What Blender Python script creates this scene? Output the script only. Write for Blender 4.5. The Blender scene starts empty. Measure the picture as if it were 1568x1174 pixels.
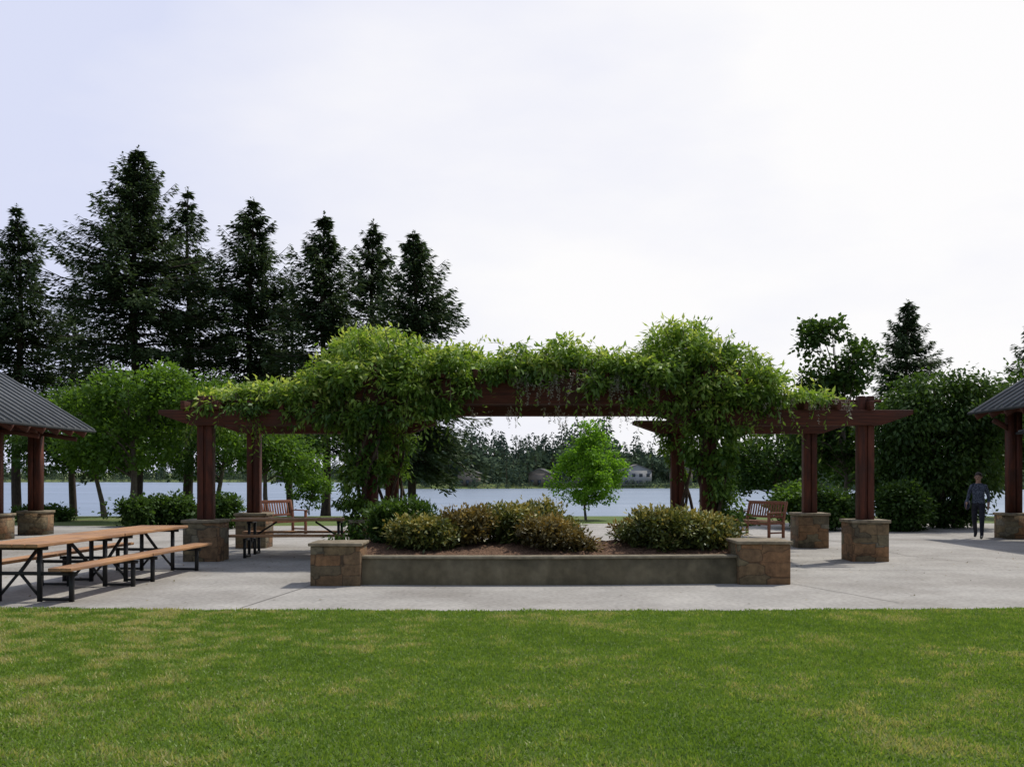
import bpy, bmesh, math, random
import numpy as np
from mathutils import Vector, Matrix, noise
R = np.random.default_rng(11)
random.seed(11)
S = bpy.context.scene
S.view_settings.view_transform = 'Standard'
S.view_settings.look = 'None'
S.view_settings.exposure = 0

# ------------------------------------------------------------------ materials
def nt(name):
    m = bpy.data.materials.new(name); m.use_nodes = True
    t = m.node_tree; t.nodes.clear()
    o = t.nodes.new('ShaderNodeOutputMaterial')
    return m, t, t.nodes, t.links, o

def surf(name, c1, c2, scale=4, rough=.8, bump=0.0, bscale=60, stretch=(1,1,1), metallic=0, spec=.3, c3=None, s3=1.0, detail=6, fine=0):
    m, t, N, L, o = nt(name)
    p = N.new('ShaderNodeBsdfPrincipled'); L.new(p.outputs[0], o.inputs[0])
    p.inputs['Roughness'].default_value = rough
    p.inputs['Metallic'].default_value = metallic
    p.inputs['Specular IOR Level'].default_value = spec
    tc = N.new('ShaderNodeTexCoord'); mp = N.new('ShaderNodeMapping')
    mp.inputs['Scale'].default_value = stretch
    L.new(tc.outputs['Object'], mp.inputs[0])
    n = N.new('ShaderNodeTexNoise'); n.inputs['Scale'].default_value = scale; n.inputs['Detail'].default_value = detail
    L.new(mp.outputs[0], n.inputs[0])
    r = N.new('ShaderNodeValToRGB')
    r.color_ramp.elements[0].position = .33; r.color_ramp.elements[1].position = .68
    r.color_ramp.elements[0].color = (*c1, 1); r.color_ramp.elements[1].color = (*c2, 1)
    L.new(n.outputs[0], r.inputs[0])
    out = r.outputs[0]
    if c3:
        n3 = N.new('ShaderNodeTexNoise'); n3.inputs['Scale'].default_value = s3; n3.inputs['Detail'].default_value = 4
        L.new(tc.outputs['Object'], n3.inputs[0])
        mr = N.new('ShaderNodeMapRange'); mr.inputs[1].default_value = .45; mr.inputs[2].default_value = .7
        L.new(n3.outputs[0], mr.inputs[0])
        mx = N.new('ShaderNodeMixRGB'); mx.inputs[2].default_value = (*c3, 1)
        L.new(mr.outputs[0], mx.inputs[0]); L.new(out, mx.inputs[1]); out = mx.outputs[0]
    if fine:
        n4 = N.new('ShaderNodeTexNoise'); n4.inputs['Scale'].default_value = fine; n4.inputs['Detail'].default_value = 3
        L.new(tc.outputs['Object'], n4.inputs[0])
        r4 = N.new('ShaderNodeMapRange'); r4.inputs[1].default_value = .3; r4.inputs[2].default_value = .7; r4.inputs[3].default_value = .78; r4.inputs[4].default_value = 1.12
        L.new(n4.outputs[0], r4.inputs[0])
        m4 = N.new('ShaderNodeVectorMath'); m4.operation = 'SCALE'; L.new(out, m4.inputs[0]); L.new(r4.outputs[0], m4.inputs[3]); out = m4.outputs[0]
    L.new(out, p.inputs['Base Color'])
    if bump:
        nb = N.new('ShaderNodeTexNoise'); nb.inputs['Scale'].default_value = bscale; nb.inputs['Detail'].default_value = 5
        L.new(mp.outputs[0], nb.inputs[0])
        b = N.new('ShaderNodeBump'); b.inputs['Strength'].default_value = bump; b.inputs['Distance'].default_value = .02
        L.new(nb.outputs[0], b.inputs['Height']); L.new(b.outputs[0], p.inputs['Normal'])
    return m

def leafmat(name, dark, light, accent=None, acc=.0, trans=.4, nscale=1.2, tint=(1.3, 1.25, .6), gloss=.04):
    m, t, N, L, o = nt(name)
    a = N.new('ShaderNodeAttribute'); a.attribute_name = 'rnd'
    tc = N.new('ShaderNodeTexCoord')
    n = N.new('ShaderNodeTexNoise'); n.inputs['Scale'].default_value = nscale; n.inputs['Detail'].default_value = 3
    L.new(tc.outputs['Object'], n.inputs[0])
    ad = N.new('ShaderNodeMath'); ad.operation = 'ADD'
    L.new(a.outputs['Fac'], ad.inputs[0]); L.new(n.outputs[0], ad.inputs[1])
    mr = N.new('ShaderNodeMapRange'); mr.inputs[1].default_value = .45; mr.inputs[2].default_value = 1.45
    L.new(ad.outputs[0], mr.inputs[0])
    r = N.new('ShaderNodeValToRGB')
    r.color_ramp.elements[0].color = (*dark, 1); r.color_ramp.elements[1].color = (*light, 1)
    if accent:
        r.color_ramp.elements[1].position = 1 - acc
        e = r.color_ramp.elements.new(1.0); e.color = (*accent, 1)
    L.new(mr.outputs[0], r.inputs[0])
    d = N.new('ShaderNodeBsdfDiffuse'); L.new(r.outputs[0], d.inputs[0])
    mt = N.new('ShaderNodeMixRGB'); mt.blend_type = 'MULTIPLY'; mt.inputs[0].default_value = 1; mt.inputs[2].default_value = (*tint, 1)
    L.new(r.outputs[0], mt.inputs[1])
    tr = N.new('ShaderNodeBsdfTranslucent'); L.new(mt.outputs[0], tr.inputs[0])
    m1 = N.new('ShaderNodeMixShader'); m1.inputs[0].default_value = trans
    L.new(d.outputs[0], m1.inputs[1]); L.new(tr.outputs[0], m1.inputs[2])
    last = m1
    if gloss > 0:
        g = N.new('ShaderNodeBsdfGlossy'); g.inputs['Roughness'].default_value = .45; g.inputs[0].default_value = (.8, .85, .8, 1)
        m2 = N.new('ShaderNodeMixShader'); m2.inputs[0].default_value = gloss
        L.new(m1.outputs[0], m2.inputs[1]); L.new(g.outputs[0], m2.inputs[2]); last = m2
    L.new(last.outputs[0], o.inputs[0])
    return m

def stonemat(name):
    """rough, irregular ledge stone: flattened voronoi cells with recessed joints"""
    m, t, N, L, o = nt(name)
    p = N.new('ShaderNodeBsdfPrincipled'); L.new(p.outputs[0], o.inputs[0])
    p.inputs['Roughness'].default_value = .88
    tc = N.new('ShaderNodeTexCoord')
    nz = N.new('ShaderNodeTexNoise'); nz.inputs['Scale'].default_value = 4; L.new(tc.outputs['Object'], nz.inputs[0])
    va = N.new('ShaderNodeVectorMath'); va.operation = 'MULTIPLY_ADD'; va.inputs[1].default_value = (.06, .06, .035)
    L.new(nz.outputs[1], va.inputs[0]); L.new(tc.outputs['Object'], va.inputs[2])
    mp = N.new('ShaderNodeMapping'); mp.inputs['Scale'].default_value = (2.6, 2.6, 5.6); L.new(va.outputs[0], mp.inputs[0])
    v1 = N.new('ShaderNodeTexVoronoi'); v1.distance = 'CHEBYCHEV'; v1.inputs['Scale'].default_value = 1; v1.inputs['Randomness'].default_value = .7; L.new(mp.outputs[0], v1.inputs[0])
    v2 = N.new('ShaderNodeTexVoronoi'); v2.feature = 'F2'; v2.distance = 'CHEBYCHEV'; v2.inputs['Scale'].default_value = 1; v2.inputs['Randomness'].default_value = .7; L.new(mp.outputs[0], v2.inputs[0])
    sb = N.new('ShaderNodeMath'); sb.operation = 'SUBTRACT'; L.new(v2.outputs['Distance'], sb.inputs[0]); L.new(v1.outputs['Distance'], sb.inputs[1])
    jr = N.new('ShaderNodeMapRange'); jr.inputs[1].default_value = 0; jr.inputs[2].default_value = .06; jr.inputs[3].default_value = .42; jr.inputs[4].default_value = 1; L.new(sb.outputs[0], jr.inputs[0])
    sp = N.new('ShaderNodeSeparateXYZ'); L.new(v1.outputs['Color'], sp.inputs[0])
    cr = N.new('ShaderNodeValToRGB'); cr.color_ramp.elements[0].color = (.12, .095, .055, 1); cr.color_ramp.elements[1].color = (.18, .155, .105, 1)
    e = cr.color_ramp.elements.new(.4); e.color = (.24, .125, .055, 1); e = cr.color_ramp.elements.new(.7); e.color = (.16, .125, .065, 1)
    L.new(sp.outputs[0], cr.inputs[0])
    n = N.new('ShaderNodeTexNoise'); n.inputs['Scale'].default_value = 8; n.inputs['Detail'].default_value = 9; n.inputs['Roughness'].default_value = .7; L.new(tc.outputs['Object'], n.inputs[0])
    r = N.new('ShaderNodeMapRange'); r.inputs[1].default_value = .3; r.inputs[2].default_value = .7; r.inputs[3].default_value = .45; r.inputs[4].default_value = 1.45; L.new(n.outputs[0], r.inputs[0])
    mm = N.new('ShaderNodeMath'); mm.operation = 'MULTIPLY'; L.new(r.outputs[0], mm.inputs[0]); L.new(jr.outputs[0], mm.inputs[1])
    s_ = N.new('ShaderNodeVectorMath'); s_.operation = 'SCALE'; L.new(cr.outputs[0], s_.inputs[0]); L.new(mm.outputs[0], s_.inputs[3])
    L.new(s_.outputs[0], p.inputs['Base Color'])
    bp = N.new('ShaderNodeBump'); bp.inputs['Strength'].default_value = .6; bp.inputs['Distance'].default_value = .02
    L.new(mm.outputs[0], bp.inputs['Height']); L.new(bp.outputs[0], p.inputs['Normal'])
    return m

M_grassground = surf('lawn_soil', (.075, .12, .024), (.12, .165, .04), 1.3, .95, .5, 90, c3=(.145, .155, .055), s3=.35)
M_blade = leafmat('grass_blades', (.125, .22, .026), (.225, .335, .056), accent=(.45, .43, .18), acc=.24, trans=.4, nscale=.55, tint=(1.15, 1.12, .6), gloss=.02)
M_conc = surf('plaza_concrete', (.33, .312, .28), (.42, .397, .355), 1.1, .85, .15, 120, c3=(.26, .24, .21), s3=.5, fine=16)
M_joint = surf('joint', (.12, .11, .10), (.17, .16, .14), 4)
M_wallc = surf('planter_concrete', (.125, .10, .055), (.215, .178, .108), 2.2, .85, .3, 40, stretch=(1, 1, .35), c3=(.075, .062, .035), s3=1.6, fine=9)
M_stone = stonemat('ledgestone')
M_cap = surf('cap_stone', (.17, .135, .085), (.29, .24, .165), 6, .8, .4, 30, fine=14)
M_cedar = surf('stained_cedar', (.05, .015, .009), (.125, .034, .017), 5, .7, .3, 12, stretch=(2.5, 2.5, .5), c3=(.055, .02, .013), s3=2.5)
M_cedarH = surf('stained_cedar_beam', (.05, .015, .009), (.12, .034, .018), 5, .7, .3, 12, stretch=(.5, 2.5, 9), c3=(.06, .024, .015), s3=2.0)
M_table = surf('table_wood', (.33, .165, .07), (.49, .27, .13), 3, .65, .25, 10, stretch=(9, .7, 9), c3=(.25, .14, .085), s3=1.6)
M_teak = surf('bench_teak', (.15, .055, .03), (.25, .10, .05), 6, .6, .2, 20, stretch=(4, 4, 2))
M_steel = surf('black_steel', (.015, .015, .016), (.03, .03, .03), 5, .5)
M_roof = surf('metal_roof', (.032, .036, .04), (.055, .06, .066), 1.2, .65, .05, 4, spec=.25)
M_rib = surf('roof_rib', (.17, .18, .19), (.25, .26, .27), 2, .5)
M_soffit = surf('soffit', (.06, .03, .018), (.10, .05, .03), 4, .8)
M_mulch = surf('bark_mulch', (.06, .03, .015), (.21, .12, .07), 34, .95, 1.0, 50)
M_bark = surf('conifer_bark', (.035, .026, .02), (.08, .06, .045), 6, .95, .6, 12, stretch=(3, 3, .6))
M_barkl = surf('pale_bark', (.08, .065, .05), (.16, .13, .10), 8, .9, .4, 20, stretch=(3, 3, .8))
M_vwood = surf('vine_wood', (.04, .028, .018), (.085, .06, .04), 12, .9, .5, 30)
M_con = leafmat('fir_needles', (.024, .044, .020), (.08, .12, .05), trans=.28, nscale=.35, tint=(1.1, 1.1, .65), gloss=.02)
M_far = leafmat('far_foliage_hazed', (.036, .06, .052), (.11, .15, .085), trans=.1, nscale=.03, tint=(1, 1, .8), gloss=0)  # aerial haze is painted into this bluish, lightened leaf colour
M_broad = leafmat('maple_leaves', (.06, .13, .018), (.14, .245, .038), trans=.5, nscale=.6, tint=(1.2, 1.2, .55), gloss=.02)
M_dark = leafmat('dark_leaves', (.022, .055, .011), (.075, .135, .028), trans=.38, nscale=.6, tint=(1.2, 1.2, .55), gloss=.02)
M_young = leafmat('young_leaves', (.12, .25, .022), (.22, .40, .045), trans=.5, nscale=1.0, tint=(1.1, 1.15, .5), gloss=.02)
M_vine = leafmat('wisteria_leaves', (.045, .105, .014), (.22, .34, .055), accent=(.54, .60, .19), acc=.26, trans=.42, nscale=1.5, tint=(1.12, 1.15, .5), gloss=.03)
M_rho = leafmat('azalea_leaves', (.04, .055, .013), (.13, .16, .035), accent=(.38, .34, .10), acc=.32, trans=.25, nscale=4, tint=(1.2, 1, .6))
M_rhor = leafmat('azalea_bronze', (.055, .042, .015), (.15, .12, .035), accent=(.36, .27, .08), acc=.32, trans=.25, nscale=4, tint=(1.2, 1, .6))
M_race = leafmat('wisteria_racemes', (.20, .19, .14), (.36, .34, .27), trans=.3, nscale=4, tint=(1, 1, 1))

# ------------------------------------------------------------------ helpers
def link(ob, parent=None):
    S.collection.objects.link(ob)
    if parent is not None: ob.parent = parent
    return ob

def group(name, loc=(0, 0, 0), rz=0):
    e = bpy.data.objects.new(name, None); e.empty_display_size = .3
    e.location = loc; e.rotation_euler = (0, 0, rz)
    return link(e)

class MB:
    def __init__(s): s.v = []; s.f = []; s.r = []; s.n = 0
    def add(s, v, f, rnd=None):
        v = np.asarray(v, float).reshape(-1, 3); f = np.asarray(f, int).reshape(-1, 4)
        s.v.append(v); s.f.append(f + s.n); s.n += len(v)
        s.r.append(np.full(len(v), .5) if rnd is None else rnd)
    def box(s, x0, x1, y0, y1, z0, z1):
        v = np.array([[x, y, z] for z in (z0, z1) for x, y in ((x0, y0), (x1, y0), (x1, y1), (x0, y1))], float)
        f = [[3, 2, 1, 0], [4, 5, 6, 7], [0, 1, 5, 4], [1, 2, 6, 5], [2, 3, 7, 6], [3, 0, 4, 7]]
        s.add(v, f)
    def beam(s, a, b, w, h):
        a = np.array(a, float); b = np.array(b, float); d = b - a; d /= np.linalg.norm(d)
        up = np.array([0, 0, 1.]) if abs(d[2]) < .95 else np.array([0, 1., 0])
        sd = np.cross(d, up); sd /= np.linalg.norm(sd); u = np.cross(sd, d)
        q = [(-w/2, -h/2), (w/2, -h/2), (w/2, h/2), (-w/2, h/2)]
        v = [a + sd*i + u*j for i, j in q] + [b + sd*i + u*j for i, j in q]
        s.add(v, [[0, 1, 2, 3], [7, 6, 5, 4], [0, 4, 5, 1], [1, 5, 6, 2], [2, 6, 7, 3], [3, 7, 4, 0]])
    def tube(s, pts, rad, k=7):
        pts = np.asarray(pts, float); n = len(pts); vs = []
        for i in range(n):
            d = pts[min(i+1, n-1)] - pts[max(i-1, 0)]; d /= (np.linalg.norm(d) + 1e-9)
            a = np.array([1., 0, 0]) if abs(d[0]) < .8 else np.array([0, 1., 0])
            u = np.cross(d, a); u /= np.linalg.norm(u); w = np.cross(d, u)
            for j in range(k):
                t = 2*math.pi*j/k; vs.append(pts[i] + (u*math.cos(t) + w*math.sin(t))*rad[i])
        f = [[i*k+j, i*k+(j+1) % k, (i+1)*k+(j+1) % k, (i+1)*k+j] for i in range(n-1) for j in range(k)]
        s.add(vs, f)
    def leaves(s, P, D, Nn, Lh, W, rnd):
        D = D/np.maximum(np.linalg.norm(D, axis=1, keepdims=True), 1e-6)
        sd = np.cross(D, Nn); sd /= np.maximum(np.linalg.norm(sd, axis=1, keepdims=True), 1e-6)
        Lh = np.asarray(Lh).reshape(-1, 1); W = np.asarray(W).reshape(-1, 1)
        mid = P + D*Lh*.45
        V = np.stack([P, mid + sd*W/2, P + D*Lh, mid - sd*W/2], 1).reshape(-1, 3)
        F = np.arange(len(V)).reshape(-1, 4)
        s.add(V, F, np.repeat(rnd, 4))
    def build(s, name, mat, parent=None, smooth=False, bevel=0):
        v = np.concatenate(s.v); f = np.concatenate(s.f); r = np.concatenate(s.r)
        me = bpy.data.meshes.new(name)
        me.vertices.add(len(v)); me.vertices.foreach_set('co', v.astype(np.float32).ravel())
        me.loops.add(f.size); me.loops.foreach_set('vertex_index', f.astype(np.int32).ravel())
        me.polygons.add(len(f)); me.polygons.foreach_set('loop_start', np.arange(0, f.size, 4, dtype=np.int32))
        me.update(calc_edges=True)
        at = me.attributes.new('rnd', 'FLOAT', 'POINT'); at.data.foreach_set('value', r.astype(np.float32))
        me.materials.append(mat)
        if smooth: me.polygons.foreach_set('use_smooth', np.ones(len(f), bool))
        ob = bpy.data.objects.new(name, me); link(ob, parent)
        if bevel:
            md = ob.modifiers.new('bev', 'BEVEL'); md.width = bevel; md.segments = 2
        return ob

def rv(n):
    v = R.normal(size=(n, 3)); return v/np.linalg.norm(v, axis=1, keepdims=True)

# ------------------------------------------------------------------ ground, lake
def sst(a, b, x):
    t = np.clip((x-a)/(b-a), 0, 1); return t*t*(3-2*t)
def shore(X): return 385 + 470*sst(-35, -170, X) + 12*np.sin(X*.03)
def gz(X, Y):
    z = -5.2*sst(37, 112, Y) + 0*X
    sh = shore(X)
    z = z + 4.2*sst(sh-12, sh+25, Y) + 8*sst(sh+40, sh+400, Y)
    return z
xs = np.concatenate([-np.geomspace(4000, 60, 22), np.arange(-55, 56, 5), np.geomspace(60, 4000, 22)])
xs = np.unique(np.concatenate([xs, np.arange(-500, 300, 14)]))
ys = np.unique(np.concatenate([np.arange(-40, 140, 4), np.arange(140, 360, 30), np.arange(360, 960, 10), np.geomspace(960, 6000, 14)]))
XX, YY = np.meshgrid(xs, ys); ZZ = gz(XX, YY)
g = MB(); nx = len(xs); ny = len(ys)
I = np.arange(nx*ny).reshape(ny, nx)
g.add(np.stack([XX, YY, ZZ], -1).reshape(-1, 3), np.stack([I[:-1, :-1], I[:-1, 1:], I[1:, 1:], I[1:, :-1]], -1).reshape(-1, 4))
g.build('ground', M_grassground, smooth=True)

m, t, N, L, o = nt('lake_water')
df = N.new('ShaderNodeBsdfDiffuse'); df.inputs[0].default_value = (.20, .245, .305, 1)
gl = N.new('ShaderNodeBsdfGlossy'); gl.inputs['Roughness'].default_value = .25; gl.inputs[0].default_value = (.68, .75, .85, 1)
tc = N.new('ShaderNodeTexCoord'); mp = N.new('ShaderNodeMapping'); mp.inputs['Scale'].default_value = (.12, .5, 1)
L.new(tc.outputs['Object'], mp.inputs[0])
n = N.new('ShaderNodeTexNoise'); n.inputs['Scale'].default_value = 1.2; n.inputs['Detail'].default_value = 6; L.new(mp.outputs[0], n.inputs[0])
b = N.new('ShaderNodeBump'); b.inputs['Strength'].default_value = .6; b.inputs['Distance'].default_value = .3; L.new(n.outputs[0], b.inputs['Height'])
L.new(b.outputs[0], gl.inputs['Normal'])
n2 = N.new('ShaderNodeTexNoise'); n2.inputs['Scale'].default_value = .5; mp2 = N.new('ShaderNodeMapping'); mp2.inputs['Scale'].default_value = (.01, .09, 1)
L.new(tc.outputs['Object'], mp2.inputs[0]); L.new(mp2.outputs[0], n2.inputs[0])
mr = N.new('ShaderNodeMapRange'); mr.inputs[1].default_value = .35; mr.inputs[2].default_value = .65; mr.inputs[3].default_value = .24; mr.inputs[4].default_value = .42; L.new(n2.outputs[0], mr.inputs[0])
mx = N.new('ShaderNodeMixShader'); L.new(mr.outputs[0], mx.inputs[0])
L.new(df.outputs[0], mx.inputs[1]); L.new(gl.outputs[0], mx.inputs[2]); L.new(mx.outputs[0], o.inputs[0])
w = MB(); w.add([[-1500, 80, -3], [1500, 80, -3], [1500, 1100, -3], [-1500, 1100, -3]], [[0, 1, 2, 3]])
w.build('lake_water', m)

# plaza
EX = np.linspace(-30, 30, 61)
def edgeY(X): return 11.85 + .0105*np.abs(X-.3)**1.85*.8 + .03*np.sin(X*2.1) + .02*np.sin(X*5.3)
pz = MB()
v = []
for X in EX: v += [[X, edgeY(X), .006], [X, 22, .006], [X, 33.5 + 1.2*math.sin(X*.15), .006]]
f = []
for i in range(len(EX)-1):
    a = i*3; f += [[a, a+3, a+4, a+1], [a+1, a+4, a+5, a+2]]
pz.add(v, f); pz.build('plaza_pavement', M_conc)
jm = MB()
def joint(a, b, wd=.013):
    a = np.array(a, float); b = np.array(b, float); d = b-a; d /= np.linalg.norm(d); s_ = np.array([-d[1], d[0]])*wd/2
    jm.add([[*(a-s_), .011], [*(b-s_), .011], [*(b+s_), .011], [*(a+s_), .011]], [[0, 1, 2, 3]])
joint((-3.3, 12.1), (-2.96, 14.6)); joint((4.9, 12.6), (4.16, 14.95)); joint((-9, 13.0), (-6.6, 20)); joint((10.5, 13.6), (8, 20))
joint((-30, 20.02), (-3, 20.0)); joint((4.4, 20.02), (30, 20))
joint((8, 20), (8, 33)); joint((-6.6, 20), (-6.6, 33)); joint((4.16, 17.0), (30, 17.2)); joint((-30, 17), (-2.9, 17)); joint((-30, 26), (30, 26)); joint((12.5, 14.6), (12.5, 33))
jm.build('pavement_joints', M_joint)
# fallen leaves and bits on the paving
n = 900; lt = MB()
X = R.uniform(-14, 14, n); Y = np.where(R.random(n) < .55, 18.6+R.normal(0, 1.6, n), R.uniform(12.3, 30, n)); ok = ~((X > -3.1) & (X < 4.3) & (Y > 14.3) & (Y < 18.7)) & (Y > 12.4); X = X[ok]; Y = Y[ok]; n = len(X)
lt.leaves(np.stack([X, Y, np.full(n, .018)], 1), rv(n)*np.array([1, 1, .12]), np.tile([0, 0, 1.], (n, 1)), .03+.05*R.random(n), .018+.02*R.random(n), R.random(n))
lt.build('leaf_litter', M_rhor)

# lawn blades
nb = 400000
Y = 4.6 + (12.2-4.6)*R.random(nb)**.85
X = (R.random(nb)*2-1)*(Y*.56+1.5)
k = Y < edgeY(X) + R.normal(0, .02, nb) + .03*np.sin(X*9); X = X[k]; Y = Y[k]; nb = len(X)
P = np.stack([X, Y, np.zeros(nb)], 1)
D = np.stack([R.normal(0, .7, nb), R.normal(0, .7, nb), np.ones(nb)], 1)
def fnoise(X, Y, s, o=0):
    return np.array([noise.noise(Vector((a*s+o, b*s, 3.3))) for a, b in zip(X, Y)])
pn = fnoise(X, Y*1.15, .8); pn2 = fnoise(X, Y, 4.2, 9)
H = (.020 + .016*R.random(nb))*(1+.5*pn2)
gb = MB()
rn = np.clip(R.random(nb)*.55 + .18 + pn*.32 + pn2*.46 + np.clip((-X-.5)/8, 0, .36)*(.6+1.3*pn2)*sst(6, 9, Y), 0, 1)
gb.leaves(P, D, rv(nb), H*1.25, .008+.006*R.random(nb), rn)
gb.build('lawn_grass', M_blade)

# ------------------------------------------------------------------ planter
pl = group('stone_planter', (0, 0, 0))
s = MB(); s.box(-2.95, -2.22, 14.55, 15.25, 0, .585); s.box(3.36, 4.13, 14.75, 15.5, 0, .60)
s.build('piers', M_stone, pl, bevel=.015)
s = MB(); s.box(-2.98, -2.19, 14.52, 15.28, .587, .635); s.box(3.33, 4.16, 14.72, 15.53, .602, .65); s.build('pier_caps', M_cap, pl, bevel=.012)
s = MB(); K = 24; v = []; f = []
for i in range(K+1):
    u = i/K; X = -2.218 + u*5.576; Yw = 14.72 + u*.16 - .12*math.sin(math.pi*u)
    v += [[X, Yw, 0], [X, Yw, .39], [X, Yw+.25, .39], [X, Yw+.25, 0]]
    if i < K:
        a = i*4; f += [[a, a+4, a+5, a+1], [a+1, a+5, a+6, a+2], [a+2, a+6, a+7, a+3]]
s.add(v, f); s.box(-2.85, -2.6, 15.29, 18.3, 0, .39); s.box(3.8, 4.05, 15.54, 18.3, 0, .39); s.box(-2.85, 4.05, 18.302, 18.5, 0, .39)
s.build('low_wall', M_wallc, pl)
s = MB(); v = []; f = []
for i in range(K+1):
    u = i/K; X = -2.217 + u*5.574; Yw = 14.72 + u*.16 - .12*math.sin(math.pi*u) - .012
    v += [[X, Yw, .392], [X, Yw, .43], [X, Yw+.275, .43], [X, Yw+.275, .392]]
    if i < K:
        a = i*4; f += [[a, a+4, a+5, a+1], [a+1, a+5, a+6, a+2], [a+2, a+6, a+7, a+3], [a+3, a+7, a+4, a]]
s.add(v, f); s.build('wall_coping', surf('coping', (.16, .135, .09), (.27, .235, .165), 5, .85, .2, 40, fine=11), pl)
s = MB(); n1 = 110; n2 = 56
mx_ = np.linspace(-2.62, 3.82, n1); my_ = np.linspace(14.95, 18.35, n2)
A, B = np.meshgrid(mx_, my_)
Zm = .37 + .14*np.sin(np.pi*(B-14.95)/3.4) + R.normal(0, .013, A.shape)
I = np.arange(n1*n2).reshape(n2, n1)
s.add(np.stack([A, B, Zm], -1).reshape(-1, 3), np.stack([I[:-1, :-1], I[:-1, 1:], I[1:, 1:], I[1:, :-1]], -1).reshape(-1, 4))
s.build('mulch', M_mulch, pl)

# ------------------------------------------------------------------ pergola
pg = group('pergola')
YF, YB = 19.05, 22.6
XL, XR = -5.85, 6.75; CL, CR = -2.72, 3.75
st = MB(); cp = MB(); po = MB()
for X in (XL, XR, CL, CR):
    for Yp in (YF, YB):
        st.box(X-.34, X+.34, Yp-.34, Yp+.34, 0, .73); cp.box(X-.37, X+.37, Yp-.37, Yp+.37, .732, .79)
        zt = 3.14 if X in (XL, XR) else 3.75
        for dx in (-.085, .085):
            po.box(X+dx-.06, X+dx+.06, Yp-.11, Yp+.11, .79, zt)
        po.box(X-.023, X+.023, Yp-.08, Yp+.08, .79, zt-.05)
st.build('column_bases', M_stone, pg, bevel=.015); cp.build('base_caps', M_cap, pg, bevel=.012); po.build('posts', M_cedar, pg, bevel=.008)
def taperbeam(s, x0, x1, y, z0, z1, th):
    v = []
    for yy in (y-th/2, y+th/2):
        v += [[x0, yy, z1-.08], [x0, yy, z1], [x0+.6, yy, z0], [x0+.6, yy, z1], [x1-.6, yy, z0], [x1-.6, yy, z1], [x1, yy, z1-.08], [x1, yy, z1]]
    f = [[0, 2, 3, 1], [2, 4, 5, 3], [4, 6, 7, 5], [9, 11, 10, 8], [11, 13, 12, 10], [13, 15, 14, 12]]
    f += [[1, 3, 11, 9], [3, 5, 13, 11], [5, 7, 15, 13], [0, 8, 10, 2], [2, 10, 12, 4], [4, 12, 14, 6], [0, 1, 9, 8], [6, 14, 15, 7]]
    s.add(v, f)
bm_ = MB()
for Yp in (YF, YB):
    for dy in (-.155, .155):
        taperbeam(bm_, XL-.85, CL+1.0, Yp+dy, 2.58, 2.87, .085)
        taperbeam(bm_, CR-1.0, XR+.85, Yp+dy, 2.58, 2.87, .085)
        taperbeam(bm_, CL-.75, CR+.75, Yp+dy, 2.98, 3.46, .085)
bm_.build('beams', M_cedarH, pg, bevel=.006)
jo = MB()
for X in list(np.arange(XL-.35, CL-.3, .62)) + list(np.arange(CR+.55, XR+.5, .62)):
    jo.box(X-.04, X+.04, YF-.32, YB+.4, 2.873, 3.03)
for X in np.arange(CL-.45, CR+.6, .62):
    jo.box(X-.04, X+.04, YF-.32, YB+.4, 3.463, 3.62)
jo.build('rafters', M_cedarH, pg, bevel=.005)
sl = MB()
for Yp in np.arange(YF+.1, YB+.3, .7):
    sl.box(XL-.4, CL-.4, Yp-.03, Yp+.03, 3.033, 3.08); sl.box(CR+.5, XR+.35, Yp-.03, Yp+.03, 3.033, 3.08); sl.box(CL-.5, CR+.5, Yp-.03, Yp+.03, 3.623, 3.67)
sl.build('battens', M_cedarH, pg)

# ------------------------------------------------------------------ foliage
def clumps(blobs, n, inner=.5):
    vol = np.array([b[3]*b[4]*b[5] for b in blobs])**.75; vol /= vol.sum()
    idx = R.choice(len(blobs), n, p=vol); B = np.array(blobs)[idx]
    d = rv(n); r = (inner + (1.05-inner)*R.random(n)**.7)[:, None]
    C = B[:, :3] + d*B[:, 3:6]*r
    return C, d

def foliage(mb, C, Dn, per, cr, L0, W0, droop=.3, bias=0., topb=0.):
    n = len(C)*per
    c = np.repeat(C, per, 0); d0 = np.repeat(Dn, per, 0)
    off = R.normal(size=(n, 3))*cr*np.array([1, 1, .6])*.6
    P = c + off
    D = rv(n)*.9 + d0*.5 + np.array([0, 0, -droop]) + off/cr*.4
    Nn = rv(n)*.7 + np.array([0, 0, 1.])
    rc = np.repeat(R.random(len(C)), per)
    sz = .65 + .7*R.random(n)
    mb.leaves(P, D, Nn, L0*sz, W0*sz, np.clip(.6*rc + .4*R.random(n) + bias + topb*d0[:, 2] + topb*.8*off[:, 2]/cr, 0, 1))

def keepnoise(C, s, th, o=0.):
    return np.array([noise.noise(Vector((c[0]*s+o, c[1]*s, c[2]*s))) > th for c in C])

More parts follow.
